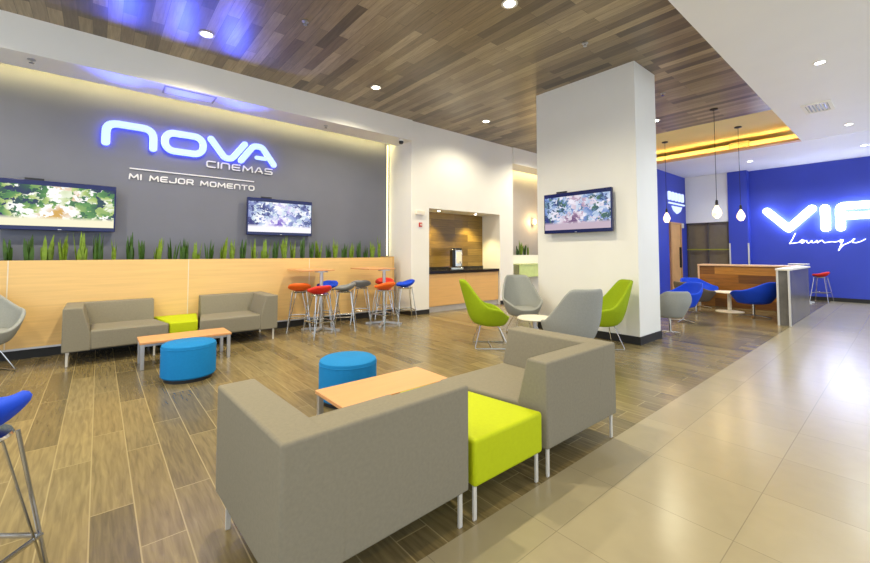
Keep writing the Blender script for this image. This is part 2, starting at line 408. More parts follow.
plant_meshes = []
for k in range(6):
    bm = B(); leaves(bm, random.randint(11, 15), .22, .46 if k % 3 else .54, .05)
    o = obj('snake_plant', bm, M['leaf2'] if k in (1, 3, 4) else M['leaf'])
    plant_meshes.append(o.data)
    bpy.data.objects.remove(o)
def plant(x, y, z, label, group):
    o = bpy.data.objects.new('snake_plant', random.choice(plant_meshes)); C.objects.link(o)
    o.location = (x, y, z); o.rotation_euler = (0, 0, random.uniform(0, 6.28)); s = random.uniform(.85, 1.15); o.scale = (s, s, s*random.uniform(.9, 1.1))
    tag(o, label, 'plant', group)
x = -1.3
while x < 5.0:
    if x < .25: l, g = 'spiky green snake plant in the planter under the park picture screen', 'snake plants under the left screen'
    elif x < 2.0: l, g = 'spiky green snake plant in the planter between the two wall screens', 'snake plants between the screens'
    elif x < 3.45: l, g = 'spiky green snake plant in the planter under the city picture screen', 'snake plants under the middle screen'
    else: l, g = 'spiky green snake plant in the planter right of the city picture screen', 'snake plants by the niche end'
    plant(x, 7.83+random.uniform(-.03, .04), 1.2, l, g)
    x += random.uniform(.16, .21)
for x in (9.25, 9.45, 9.62, 9.95, 10.12, 10.3, 10.48):
    plant(x, 7.82, 1.24, 'dark spiky snake plant in the white planter box beyond the niche', 'snake plants in the white box')

# ------------------------------------------------------------------ screens
def screen(loc, rz, tilt, m, label):
    t = thing('wall_screen', label, 'tv screen', loc, rz)
    t.rotation_euler = (tilt, 0, rz)
    W, H = .63, .355      # local: screen faces -y
    boxo('housing', (-W, W, -.03, .03, -H, H), M['bezel'], t, bevel=.008)
    o = boxo('display', (-W+.02, W-.02, -.033, -.029, -H+.06, H-.07), m, t, smooth=0)
    boxo('wall_bracket', (-.2, .2, .03, .12, -.15, .15), M['dark'], t, smooth=0)
    boxo('sensor_bar', (-W+.25, -W+.45, -.01, .02, H, H+.03), M['dark'], t, smooth=0)
    boxo('logo_light', (-.02, .02, -.034, -.03, -H+.01, -H+.02), M['alu'], t, smooth=0)
screen((-.45, 7.98, 2.08), 0, 0, M['scr_park'], 'left wall screen showing a park street, on the grey wall')
screen((2.73, 7.98, 2.10), 0, 0, M['scr_city'], 'wall screen with white and violet picture below the big glowing sign')
screen((6.23, 3.63, 2.1), -PI/2, .0, M['scr_street'], 'wall screen mounted on the white pillar')

# ------------------------------------------------------------------ glowing sign
def arc_corner_path(pts, r): return roundpath(pts, r)
t = thing('illuminated_sign', 'big glowing blue white cinema letters on the charcoal wall', 'sign', (0, 8.1, 0))
LET = [('n', roundpath([(.03, 3.14), (.03, 3.455), (.64, 3.455), (.64, 3.14)], .17), False),
       ('o', None, True),
       ('v', roundpath([(1.49, 3.46), (1.72, 3.15), (1.84, 3.15), (2.06, 3.46)], .05), False),
       ('a', roundpath([(2.0, 3.145), (2.22, 3.46), (2.37, 3.46), (2.60, 3.145)], .06), False)]
def rrect(x0, x1, z0, z1, r, n=6):
    pts = []
    for (cx, cz, a0) in ((x1-r, z1-r, 0), (x0+r, z1-r, PI/2), (x0+r, z0+r, PI), (x1-r, z0+r, 3*PI/2)):
        for i in range(n+1): a = a0+PI/2*i/n; pts.append((cx+r*math.cos(a), cz+r*math.sin(a)))
    return pts
for nm, pts, cl in LET:
    if nm == 'o': pts = rrect(.80, 1.37, 3.145, 3.455, .14)
    bm = B(); stroke(bm, pts, .10, 'xz', -.085, -.07, cl)
    if nm == 'a': stroke(bm, [(2.27, 3.235), (2.44, 3.235)], .075, 'xz', -.085, -.07)
    f = obj('letter', bm, M['novaface'], t)
    bm = B(); stroke(bm, pts, .108, 'xz', -.0699, -.02, cl)
    obj('letter_halo', bm, M['novaside'], f)

for lx in (.2, 1.0, 1.8): lamp(t, 'SPOT', (lx, -.14, 3.3), 90, (.06, .1, 1), .1, (math.radians(-(90+31)), 0, 0), 64, .9)  # added blue spots, no visible fittings, throw the sign's glow onto ceiling and beam
G = {'C': ([[(1, 1), (0, 1), (0, 0), (1, 0)]], .3), 'I': ([[(0, 0), (0, 1)]], 0), 'i': ([[(0, 0), (0, 1)]], 0),
     'n': ([[(0, 0), (0, 1), (1, 1), (1, 0)]], .35), 'E': ([[(1, 1), (0, 1), (0, 0), (1, 0)], [(0, .5), (.9, .5)]], .3),
     'M': ([[(0, 0), (.08, 1), (.5, .25), (.92, 1), (1, 0)]], .06), 'A': ([[(0, 0), (.42, 1), (.58, 1), (1, 0)], [(.45, .28), (.85, .28)]], .1),
     'S': ([[(1, 1), (0, 1), (0, .5), (1, .5), (1, 0), (0, 0)]], .22), 'J': ([[(1, 1), (1, 0), (0, 0), (0, .25)]], .3),
     'O': ([], 0), 'R': ([[(0, 0), (0, 1), (1, 1), (1, .42), (0, .42)], [(.6, .42), (1, 0)]], .2), 'T': ([[(0, 1), (1, 1)], [(.5, 1), (.5, 0)]], 0)}
def word(t, txt, x0, x1, z0, z1, sw, d0, d1):
    H = z1-z0; wid = {'I': 0., 'i': 0., ' ': .55, 'M': 1.35}
    ws = [wid.get(ch, 1.05) for ch in txt]; gap = .42
    unit = (x1-x0)/(sum(ws)+gap*(len(txt)-1)); x = x0
    for ch, w_ in zip(txt, ws):
        W_ = w_*unit; bm = B()
        if ch == 'O': stroke(bm, rrect(x, x+W_, z0, z1, min(W_, H)*.3, 3), sw, 'xz', d0, d1, True, 5)
        elif ch != ' ':
            for pl in G[ch][0]:
                pts = [(x+a*W_, z0+b*H) for a, b in pl]
                if G[ch][1] and len(pts) > 2: pts = roundpath(pts, G[ch][1]*H, 3)
                stroke(bm, pts, sw, 'xz', d0, d1, False, 5)
        if ch == ' ': bm.free()
        else: obj('letter', bm, M['letter'], t)
        x += W_+gap*unit
t = thing('wall_lettering', 'small white word CINEMAS under the glowing letters', 'sign', (0, 8.1, 0))
word(t, 'CinEMAS', 1.44, 2.58, 2.955, 3.055, .022, -.03, 0)
t = thing('wall_lettering', 'thin white slogan MI MEJOR MOMENTO under a line on the grey wall', 'sign', (0, 8.1, 0))
word(t, 'MI MEJOR MOMEnTO', .34, 2.25, 2.605, 2.685, .02, -.02, 0)
boxo('underline', (.34, 2.25, -.02, 0, 2.765, 2.783), M['letter'], t, smooth=0)

# lounge wall sign
t = thing('illuminated_sign', 'bright white neon letters VIP on the blue lounge wall', 'sign', (16.35, 0, 0))
def yz(pts): return pts
for pts in ([(2.85, 2.73), (2.34, 2.15), (1.80, 2.73)], [(1.52, 2.72), (1.52, 2.13)],
            roundpath([(1.21, 2.13), (1.21, 2.75), (.25, 2.75), (.25, 2.46), (1.09, 2.46)], .1)):
    bm = B(); stroke(bm, pts, .20 if len(pts) < 5 else .19, 'yz', -.1, -.05); f = obj('letter', bm, M['vip'], t)
    bm = B(); stroke(bm, pts, .12, 'yz', -.05, 0); obj('letter_back', bm, M['vip'], f)
t = thing('illuminated_sign', 'thin white handwritten word Lounge below the VIP letters', 'sign', (16.35, 0, 0))
L1 = [(2.20, 2.0), (2.28, 1.80), (2.34, 1.69), (2.27, 1.70), (2.18, 1.712), (2.12, 1.725), (2.09, 1.77), (2.05, 1.80), (2.005, 1.78), (2.01, 1.73), (2.05, 1.70), (2.09, 1.725), (2.07, 1.775), (2.01, 1.765), (1.95, 1.775), (1.945, 1.72), (1.91, 1.70), (1.87, 1.72), (1.835, 1.775), (1.83, 1.71), (1.78, 1.71), (1.72, 1.775), (1.715, 1.70), (1.66, 1.755), (1.61, 1.775), (1.585, 1.73), (1.56, 1.70), (1.50, 1.715), (1.42, 1.73), (1.33, 1.72), (1.26, 1.745), (1.22, 1.785), (1.18, 1.775), (1.19, 1.72), (1.24, 1.71), (1.19, 1.775), (1.22, 1.65), (1.28, 1.47), (1.25, 1.53), (1.18, 1.63), (1.06, 1.70), (.98, 1.76), (.945, 1.80), (.965, 1.80), (1.0, 1.75), (.985, 1.70), (.92, 1.69), (.82, 1.73), (.74, 1.79)]
bm = B(); stroke(bm, L1, .019, 'yz', -.04, -.015, False, 5); obj('lettering', bm, M['script'], t)
# small glowing shield of unreadable lines on the side wall
t = thing('illuminated_sign', 'small white glowing emblem on the blue wall above the wooden door', 'sign', (0, 5.1, 0))
for xx in (14.5, 14.8, 15.1, 15.4, 15.7):
    bm = B(); stroke(bm, [(xx-.05, 3.22), (xx-.05, 3.42), (xx+.05, 3.42), (xx+.05, 3.22)], .09, 'xz', -.06, -.02, True, 4)
    obj('letter', bm, M['emblem'], t)
bm = B(); stroke(bm, [(14.45, 3.08), (15.85, 3.08)], .05, 'xz', -.06, -.02); obj('bar', bm, M['emblem'], t)
bm = B(); prism(bm, [(14.7, 2.99), (15.6, 2.99), (15.45, 2.84), (15.15, 2.74), (14.85, 2.84)], -.06, -.02, 'y'); obj('shield', bm, M['emblem'], t)

# ------------------------------------------------------------------ coffee niche
t = thing('niche_cabinet', 'maple fronted coffee counter cabinet in the lit wall niche', 'cabinet', (0, 0, 0))
boxo('body', (5.9, 8.39, 7.28, 7.84, .13, .905), M['cabwood'], t, smooth=0)
for a, b in ((5.905, 7.14), (7.15, 8.385)): boxo('door', (a, b, 7.255, 7.28, .14, .895), M['cabwood'], t, bevel=.003, smooth=0)
boxo('plinth', (5.9, 8.39, 7.275, 7.8, 0, .13), M['plinth'], t, smooth=0)
struct(boxo('trim_7', (5.895, 8.395, 7.825, 7.849, .976, 1.04), M['granite'], smooth=0))
o = boxo('stone_worktop', (5.895, 8.395, 7.22, 7.845, .905, .975), M['granite'], smooth=0); tag(o, 'black stone worktop in the coffee niche under the lit boards', 'worktop')
t = thing('coffee_urn', 'tall chrome and black coffee urn on the black worktop', 'coffee urn', (7.0, 7.5, .976), -.5)
boxo('body', (-.1, .16, -.13, .13, .06, .52), M['chrome'], t, bevel=.03)
boxo('front_panel', (-.105, -.02, -.135, .135, .07, .5), M['dark'], t, bevel=.01)
boxo('label_panel', (.0, .14, -.138, -.13, .16, .46), M['tabtop'], t, smooth=0)
boxo('base', (-.14, .18, -.16, .16, 0, .06), M['chrome'], t, bevel=.01)
bm = B(); tube(bm, [(.08, -.13, .2), (.08, -.2, .2), (.08, -.2, .15)], .014); obj('tap', bm, M['chrome'], t)
boxo('lid', (-.09, .15, -.12, .12, .52, .55), M['dark'], t, bevel=.01)
bm = B(); box(bm, 5.585, 5.665, 7.17, 7.205, 2.0, 2.1); o = obj('fire_alarm', bm, M['redp'], None, bevel=.008); tag(o, 'small red fire alarm button on the white wall left of the niche', 'fire alarm')
boxo('button', (5.605, 5.645, 7.165, 7.171, 2.03, 2.07), M['tabtop'], o, smooth=0)
o = boxo('emergency_light', (5.47, 5.72, 7.14, 7.205, 2.27, 2.37), M['tabtop'], bevel=.01); tag(o, 'flat white emergency light box above the red fire alarm', 'emergency light')

def downlight(x, y, z, energy, col, m, label, group=None, r=.085, angle=150):
    t = thing('downlight', label, 'downlight', (x, y, z), 0, group)
    bm = B(); lathe(bm, [(r*.78, -.002), (r*1.12, -.004), (r*1.18, -.012), (r*.8, -.014), (r*.78, -.002)]); obj('trim_ring', bm, M['white'], t)
    bm = B(); cyl(bm, 0, 0, -.010, -.001, r*.78); obj('lens', bm, m, t)
    lamp(t, 'SPOT', (0, 0, -.03), energy, col, .06, angle=angle)
    return t
downlight(6.45, 7.5, nz, 95, (1, .8, .34), M['down'], 'left recessed spot in the soffit of the coffee niche', r=.05, angle=100)
downlight(7.75, 7.5, nz, 95, (1, .8, .34), M['down'], 'right recessed spot in the soffit of the coffee niche', r=.05, angle=100)

# ------------------------------------------------------------------ ceiling fittings
WARM = (1, .9, .66); COOL = (.86, .93, 1)
EW, EC = 215, 125
downlight(1.05, 6.13, ZC, EW, WARM, M['down'], 'round downlight in the boarded ceiling, in the blue tinted patch')
downlight(3.77, 6.14, ZC, EW, WARM, M['down'], 'round downlight in the boarded ceiling in front of the beam end')
downlight(6.69, 6.12, ZC, 110, WARM, M['down'], 'round downlight in the boarded ceiling above the coffee niche')
downlight(3.71, 3.0, ZC, EW, WARM, M['down'], 'round downlight in the boarded ceiling at the top edge of the photo')
OFF = 'round recessed downlight beyond the edge of the photo', 'downlights beyond the photo'
for x, y in ((-1.7, 6.1), (-1.7, 3.0), (1.0, 3.0), (9.6, 6.1), (9.6, 3.6)):
    downlight(x, y, ZC, EW, WARM, M['down'], *OFF)
downlight(7.72, .71, ZW, EC, COOL, M['cold'], 'nearest white downlight left of the air grille in the white ceiling', r=.07)
downlight(11.93, .70, ZW, EC, COOL, M['cold'], 'middle white downlight of the row in the white ceiling before the blue wall', r=.07)
downlight(14.56, .61, ZW, EC, COOL, M['cold'], 'farthest white downlight of the row nearest the blue wall', r=.07)
downlight(14.54, 2.89, ZW, EC, COOL, M['cold'], 'faint downlight in the white ceiling beyond the yellow cove', r=.07)
for x, y in ((3.5, .6), (-.6, .6), (3.5, -2), (7.7, -2), (11.9, -2), (-.6, -2)):
    downlight(x, y, ZW, EC if x > 5 else 60, COOL if x > 5 else (1, .76, .36), M['cold'], *OFF)
t = thing('air_grille', 'white square air grille in the white ceiling', 'air vent', (10.1, .98, ZW))
bm = B(); box(bm, -.32, -.27, -.2, .2, -.02, 0); box(bm, .27, .32, -.2, .2, -.02, 0); box(bm, -.27, .27, -.2, -.15, -.02, 0); box(bm, -.27, .27, .15, .2, -.02, 0)
obj('frame', bm, M['white'], t, smooth=0)
boxo('backing', (-.27, .27, -.15, .15, -.006, -.001), M['dark'], t, smooth=0)
for k in range(6):
    bm = B(); y = -.125+k*.05; prism(bm, [(y-.016, -.016), (y-.012, -.018), (y+.016, -.006), (y+.012, -.004)], -.27, .27, 'x'); obj('slat', bm, M['white'], t, smooth=0)
t = thing('air_grille', 'small beige air grille set in the yellow cove face', 'air vent', (12.84, 2.77, 4.24))
boxo('frame', (-.02, 0, -.22, .22, -.09, .09), mat('olive_grille', (150, 132, 66), .5), t, smooth=0)
for k in range(5): boxo('slat', (-.026, -.02, -.2, .2, -.07+k*.032, -.055+k*.032), M['cream'], t, smooth=0)
t = thing('ceiling_hatch', 'flat white access panel in the underside of the beam over the sign', 'access panel', (1.05, 7.38, 3.95))
boxo('panel', (-.33, .33, -.14, .14, -.012, 0), M['ceilw'], t, smooth=0)
bm = B(); box(bm, -.36, -.34, -.17, .17, -.008, 0); box(bm, .34, .36, -.17, .17, -.008, 0); box(bm, -.34, .34, -.17, -.15, -.008, 0); box(bm, -.34, .34, .15, .17, -.008, 0)
obj('frame', bm, M['plinth'], t, smooth=0)
def sprinkler(x, y, z, label):
    t = thing('sprinkler', label, 'sprinkler', (x, y, z))
    bm = B(); lathe(bm, [(0, 0), (.04, 0), (.045, -.01), (.015, -.016), (0, -.016)], 16); obj('rose', bm, M['alu'], t)
    bm = B(); lathe(bm, [(0, -.016), (.012, -.016), (.01, -.04), (.028, -.045), (.028, -.05), (0, -.05)], 12); obj('head', bm, M['chrome'], t)
sprinkler(1.97, 4.96, ZC, 'small sprinkler in the boarded ceiling between the left downlights')
sprinkler(5.26, 2.89, ZC, 'small sprinkler in the boarded ceiling left of the pillar top')
sprinkler(8.06, 2.88, ZC, 'small sprinkler in the boarded ceiling right of the pillar')
sprinkler(-.75, 7.35, 3.95, 'small sprinkler under the white beam at its left end')
sprinkler(3.4, 7.42, 3.95, 'small sprinkler under the white beam right of the glowing sign')
t = thing('security_camera', 'small white security camera under the beam end beside the niche wall', 'camera', (5.12, 7.25, 3.95))
bm = B(); cyl(bm, 0, 0, -.04, 0, .045); obj('mount', bm, M['white'], t)
bm = B(); lathe(bm, [(.05, -.04), (.055, -.06), (.04, -.1), (0, -.115)], 20); obj('dome', bm, M['dark'], t)
t = thing('wall_sconce', 'small warm wall light in the bay beyond the niche', 'wall lamp', (11.1, 8.1, 2.44))
boxo('plate', (-.05, .05, -.02, 0, -.1, .1), M['alu'], t, smooth=0)
bm = B(); lathe(bm, [(0, -.1), (.05, -.08), (.06, 0), (.05, .08), (0, .1)], 16, (0, -.08)); obj('lamp_shade', bm, M['bulb'], t)
lamp(t, 'POINT', (0, -.2, 0), 12, (1, .7, .3), .05)

def pendant(x, y, zb, label, dz=0):
    t = thing('pendant_lamp', label, 'pendant lamp', (x, y, ZC))
    d = ZC-zb
    bm = B(); lathe(bm, [(0, 0), (.075, 0), (.075, -.02), (.02, -.035), (0, -.035)], 20); obj('canopy', bm, M['dark'], t)
    bm = B(); tube(bm, [(0, 0, -.03), (0, 0, -d+.2)], .005, 6); obj('cord', bm, M['dark'], t)
    bm = B(); lathe(bm, [(0, -d+.25), (.018, -d+.24), (.026, -d+.2), (.026, -d+.13), (0, -d+.13)], 14); obj('socket', bm, M['dark'], t)
    bm = B(); lathe(bm, [(.02, -d+.13), (.04, -d+.09), (.075, -d+.02), (.085, -d-.04), (.062, -d-.1), (.03, -d-.13), (0, -d-.135)], 18); o = obj('bulb', bm, M['bulb'], t)
    lamp(t, 'POINT', (0, 0, -d-.2), 5, (1, .72, .35), .05)
pendant(11.7, 4.16, 2.36, 'hanging bare bulb lamp in front of the wooden door, leftmost of three')
pendant(9.78, 2.52, 2.26, 'hanging bare bulb lamp in front of the white lintel, longest cord')
pendant(11.63, 2.52, 2.3, 'hanging bare bulb lamp in front of the blue pier')

# ------------------------------------------------------------------ sofas
ZB, ZS, ZT = .18, .425, .715
def sofa(loc, rz, L, D, arm_left, label, skew):
    """local x along the sofa, back at y=0, seat opens to +y"""
    t = thing('corner_sofa', label, 'sofa', loc, rz)
    def mx(poly): return poly if arm_left else [(L-x_, w_) for x_, w_ in poly]
    def xx(v): return v if arm_left else L-v
    # backrest wedge
    bm = B(); prism(bm, [(0, ZB), (.24, ZB), (.24, ZS-.03), (.155, ZT), (0, ZT)], *sorted((xx(.06), xx(L))), 'x')
    obj('backrest', bm, M['sofa'], t, bevel=.014)
    bm = B(); prism(bm, mx([(0, ZB), (.27, ZB), (.27, ZS-.05), (.185, ZT+.001), (0, ZT+.001)]), -.001, D, 'y')
    obj('armrest', bm, M['sofa'], t, bevel=.014)
    bm = B(); prism(bm, [(xx(.26), .2), (xx(L), .2), (xx(L+skew), D-.005), (xx(.26), D-.005)], ZB+.005, ZS, 'z')
    obj('seat', bm, M['sofa'], t, bevel=.022)
    for lx, ly in ((.03, .03), (L-.04, .03), (.05, D-.06), (L-.04, D-.06)):
        bm = B(); cx = xx(lx); box(bm, cx-.012, cx+.012, ly-.007, ly+.007, 0, ZB+.01); obj('leg', bm, M['legw'], t, bevel=.002)
    return t
def bench(loc, rz, Wb, Wf, D, label):
    t = thing('wedge_bench', label, 'bench', loc, rz)
    bm = B(); prism(bm, [(-Wb/2, 0), (Wb/2, 0), (Wf/2, D), (-Wf/2, D)], ZB, ZS, 'z'); obj('seat', bm, M['lime'], t, bevel=.02)
    for lx, ly in ((-Wb/2+.03, .03), (Wb/2-.03, .03), (-Wf/2+.03, D-.05), (Wf/2-.03, D-.05)):
        bm = B(); box(bm, lx-.012, lx+.012, ly-.007, ly+.007, 0, ZB+.01); obj('leg', bm, M['legw'], t, bevel=.003)
DN = .9
sofa((.515, 1.46, 0), math.radians(1.8), .975, DN-.03, True, 'nearest grey corner sofa with its back to the camera, left of the lime bench', .12)
bench((1.815, 1.48, 0), 0, .60, .36, .86, 'lime green wedge bench between the two near grey sofas')
sofa((2.15, 1.47, 0), 0, .9, DN, False, 'grey corner sofa right of the near lime bench, arm towards the pillar', .12)
sofa((.655, 7.5, 0), PI, .975, .85, False, 'grey corner sofa against the planter wall, left of the far lime bench', .12)
bench((.955, 7.5, 0), PI, .58, .34, .83, 'lime green wedge bench against the planter wall')
sofa((2.255, 7.5, 0), PI, .99, .85, True, 'grey corner sofa against the planter wall, nearest the bar stools', .12)

def coffee_table(loc, label):
    t = thing('coffee_table', label, 'table', loc)
    L, W, H = 1.0, .46, .33
    boxo('tabletop', (0, L, 0, W, H-.028, H), M['tablewood'], t, bevel=.004)
    boxo('apron', (.05, L-.05, .04, W-.04, H-.06, H-.028), M['alu'], t, smooth=0)
    for x in (.03, L-.03):
        for y in (.03, W-.03): boxo('leg', (x-.02, x+.02, y-.02, y+.02, 0, H-.028), M['alu'], t, bevel=.003)
coffee_table((1.32, 2.56, 0), 'low beech topped table behind the near grey sofa')
coffee_table((.40, 5.92, 0), 'low beech topped table in front of the far sofas')
def pouf(loc, label):
    t = thing('round_pouf', label, 'pouf', loc)
    r = .27
    bm = B(); lathe(bm, [(0, .04), (r-.012, .04), (r, .055), (r, .36), (r-.006, .385), (r-.03, .4), (0, .405)], 48); obj('cushion', bm, M['bluefab'], t)
    bm = B(); lathe(bm, [(r-.001, .352), (r+.003, .357), (r-.001, .362)], 48); obj('piping', bm, M['bluefab'], t)
    bm = B(); cyl(bm, 0, 0, 0, .042, r-.03, n=32); obj('base', bm, M['dark'], t)
pouf((.81, 5.27, 0), 'round blue pouf in front of the far low table')
pouf((1.86, 3.5, 0), 'round blue pouf behind the near low table')

# ------------------------------------------------------------------ bar stools and tables
def make_stool(loc, rz, fab, label, group=None):
    t = thing('bar_stool', label, 'bar stool', loc, rz, group)
    H = .765
    bm = B()      # dished seat with a raised rear lip, front towards +y
    nr, na = 6, 28; rings = []
    for i in range(nr+1):
        q = i/nr; ring = []
        for k in range(na):
            a = 2*PI*k/na; x, y = .2*q*math.cos(a), .185*q*math.sin(a)
            lip = .095*max(0, -math.sin(a))**1.2*q**3+.035*abs(math.cos(a))*q**3
            ring.append(bm.verts.new((x, y, H+lip-.02*(1-q*q))))
        rings.append(ring)
    for a_, b_ in zip(rings, rings[1:]):
        for k in range(na): bm.faces.new((a_[k], a_[(k+1) % na], b_[(k+1) % na], b_[k]))
    bmesh.ops.remove_doubles(bm, verts=bm.verts[:], dist=1e-5)
    obj('seat', bm, fab, t, solid=.055, sub=1)
    bm = B(); lathe(bm, [(.0, H-.075), (.13, H-.075), (.155, H-.055), (.15, H-.045), (0, H-.045)], 24); obj('seat_pan', bm, M['chrome'], t)
    top = {}; bot = {}
    for sx in (-1, 1):
        for sy in (-1, 1):
            bm = B(); a = (sx*.12, sy*.11, H-.06); b = (sx*.2, sy*.2, .008)
            tube(bm, [a, b], .0075, 8); tube(bm, [(sx*.05, sy*.12, H-.06), b], .005, 6); obj('leg', bm, M['chrome'], t)
    z = .27; k = (H-.06-z)/(H-.068); fx = .12+.08*k; fy = .11+.09*k
    bm = B(); tube(bm, [(-fx, -fy, z), (fx, -fy, z), (fx, fy, z), (-fx, fy, z)], .008, 8, True); obj('footrest', bm, M['chrome'], t)
    return t
st = make_stool((-.385, 2.25, 0), .9, M['royal'], 'blue bar stool with chrome legs cut off by the left edge of the photo')
def stool(x, y, rz, fab, label, group=None): dup(st, (x, y, 0), rz, label, group, {'seat': fab})
stool(2.78, 7.08, -.4, M['orange'], 'orange bar stool at the left tall table, next to the grey sofa')
stool(2.83, 6.35, .1, M['red'], 'red bar stool at the front of the left tall table')
stool(3.36, 7.18, 2.2, M['royal'], 'blue bar stool behind the pole of the left tall table')
stool(3.42, 6.58, 1., M['greyseat'], 'grey bar stool at the right side of the left tall table')
stool(4.03, 7.08, -.5, M['greyseat'], 'grey bar stool at the left side of the right tall table')
stool(4.68, 7.22, 2.6, M['red'], 'red bar stool behind the pole of the right tall table')
stool(4.10, 6.32, .2, M['orange'], 'orange bar stool at the front of the right tall table')
stool(4.74, 6.55, 1.2, M['royal'], 'blue bar stool at the right tall table, nearest the niche wall')

def high_table(loc, px, label, top, W=.3, D=.37):
    t = thing('high_table', label, 'table', loc)
    boxo('tabletop', (-W, W, -D, D, 1.075, 1.1), top, t, bevel=.004)
    bm = B(); cyl(bm, px[0], px[1], .05, 1.075, .032); obj('pole', bm, M['alu'], t)
    for k in range(4):
        a = PI/4+k*PI/2; c, s = math.cos(a), math.sin(a); bm = B()
        prism(bm, [(.0, .02), (.0, .06), (.36, .028), (.36, .0), (.32, .0)], -.022, .022, 'y')
        bmesh.ops.rotate(bm, verts=bm.verts[:], cent=(0, 0, 0), matrix=Matrix.Rotation(a, 3, 'Z'))
        bmesh.ops.translate(bm, verts=bm.verts[:], vec=(px[0], px[1], 0)); obj('foot', bm, M['alu'], t)
    bm = B(); cyl(bm, px[0], px[1], 1.05, 1.076, .12); obj('top_plate', bm, M['alu'], t)
high_table((3.0, 7.12, 0), (.12, -.2), 'tall maple table against the planter wall, next to the grey sofa', M['tablewood'])
high_table((4.23, 6.97, 0), (.12, -.24), 'tall maple table against the planter wall, next to the niche wall', M['tablewood'])
high_table((15.2, 2.0, 0), (0, 0), 'tall white table by the blue wall behind the bar counter', M['tabtop'], .24, .2)
stool(15.8, 1.62, -.2, M['red'], 'red bar stool by the blue wall at the tall white table')

# ------------------------------------------------------------------ shell chairs
def smooth(t): t = max(0, min(1, t)); return t*t*(3-2*t)
def shell(bm, z0, r0, Hb, Ha, Hf, R, flat, mid, back_lean, rows=9, nphi=48, pw=.55):
    grid = []
    for i in range(rows+1):
        v = i/rows; ring = []
        for k in range(nphi):
            ph = -PI+2*PI*k/nphi; a = abs(math.degrees(ph))
            if a < mid: q = max(0, (a-flat)/(mid-flat)); h = Hb+(Ha-Hb)*(.45*smooth(q)+.55*(1-(1-q)**2.4))
            else: h = Ha+(Hf-Ha)*smooth((a-mid)/(165-mid))
            q = v; z = z0+(h-z0)*q
            rr = r0+(R-r0)*min(1, ((z-z0)/(Ha-z0)))**pw if z > z0 else r0
            lean = back_lean*max(0, (z-Ha)/(max(Hb-Ha, .01)))*max(0, math.cos(ph))
            sqx = 1.0; ring.append(bm.verts.new((rr*math.sin(ph)*sqx, -rr*math.cos(ph)-lean, z)))
        grid.append(ring)
    for a_, b_ in zip(grid, grid[1:]):
        for k in range(nphi): bm.faces.new((a_[k], a_[(k+1) % nphi], b_[(k+1) % nphi], b_[k]))
    bm.faces.new(grid[0][::-1])

def sled(bm, w, yf, yb, zt, r=.008):
    for s in (-1, 1):
        tube(bm, roundpath([(s*.10, .12, zt), (s*w, yf, .01), (s*w, yb, .01), (s*.10, -.14, zt)], .03), r, 8)
    tube(bm, [(-w, (yf+yb)/2, .012), (w, (yf+yb)/2, .012)], r, 8)
def make_high(loc, rz, fab, label):
    t = thing('lounge_chair', label, 'armchair', loc, rz)
    bm = B(); shell(bm, .33, .20, 1.0, .60, .45, .335, 36, 92, .11); obj('shell', bm, fab, t, solid=.04, sub=1)
    bm = B(); lathe(bm, [(0, .38), (.21, .38), (.25, .41), (.24, .445), (.2, .455), (0, .46)], 32); obj('seat_cushion', bm, fab, t)
    bm = B(); pts = []
    for k in range(13):
        a = math.radians(-30+60*k/12); pts.append((.315*math.sin(a), -.315*math.cos(a)-.10, .86))
    tube(bm, pts, .006, 6); obj('headrest_seam', bm, fab, t)
    bm = B(); sled(bm, .24, .26, -.24, .335); obj('sled_base', bm, M['chrome'], t)
    return t
def face(x, y, tx, ty): return math.atan2(ty-y, tx-x)-PI/2
CT = (5.15, 3.6)
h0 = make_high((4.55, 4.12, 0), face(4.55, 4.12, *CT), M['limed'], 'lime green high back chair seen from the side, left of the round table')
def high(x, y, fab, label, turn=0): dup(h0, (x, y, 0), face(x, y, *CT)+turn, label, None, {'shell': fab, 'seat_cushion': fab, 'headrest_seam': fab})
high(5.68, 4.36, M['greyfab'], 'grey high back chair facing the camera, behind the round table')
high(4.40, 2.68, M['greyfab'], 'grey high back chair seen from behind, beyond the near sofa', .2)
high(5.80, 3.0, M['limed'], 'lime green high back chair against the white pillar')
t = thing('round_table', 'small round white coffee table between the four high back chairs', 'table', (5.08, 3.68, 0))
bm = B(); lathe(bm, [(0, .40), (.25, .40), (.262, .413), (.25, .43), (0, .43)], 40); obj('tabletop', bm, M['tabtop'], t)
bm = B(); cyl(bm, 0, 0, .02, .40, .03); obj('pole', bm, M['alu'], t)
bm = B(); lathe(bm, [(0, 0), (.22, 0), (.22, .012), (.04, .03), (0, .03)], 32); obj('base', bm, M['alu'], t)

def star(bm, r=.3, n=4):
    for k in range(n):
        a = 2*PI*k/n+.4; c, s = math.cos(a), math.sin(a)
        tube(bm, [(0, 0, .05), (c*r*.5, s*r*.5, .035), (c*r, s*r, .012)], .012, 6)
def make_low(loc, rz, fab, label):
    t = thing('lounge_armchair', label, 'armchair', loc, rz)
    bm = B(); shell(bm, .31, .25, .80, .60, .47, .45, 34, 96, .05, pw=.8); obj('shell', bm, fab, t, solid=.035, sub=1)
    bm = B(); lathe(bm, [(0, .36), (.2, .36), (.25, .39), (.24, .42), (.2, .43), (0, .435)], 32); obj('seat_cushion', bm, fab, t)
    bm = B(); cyl(bm, 0, 0, .04, .31, .025); obj('column', bm, M['chrome'], t)
    bm = B(); star(bm); obj('star_base', bm, M['chrome'], t)
    return t
LT = (11.5, 2.85)
l0 = make_low((10.92, 2.2, 0), face(10.92, 2.2, 11.25, 3.2), M['royal'], 'blue swivel armchair nearest the grey stone end of the bar counter')
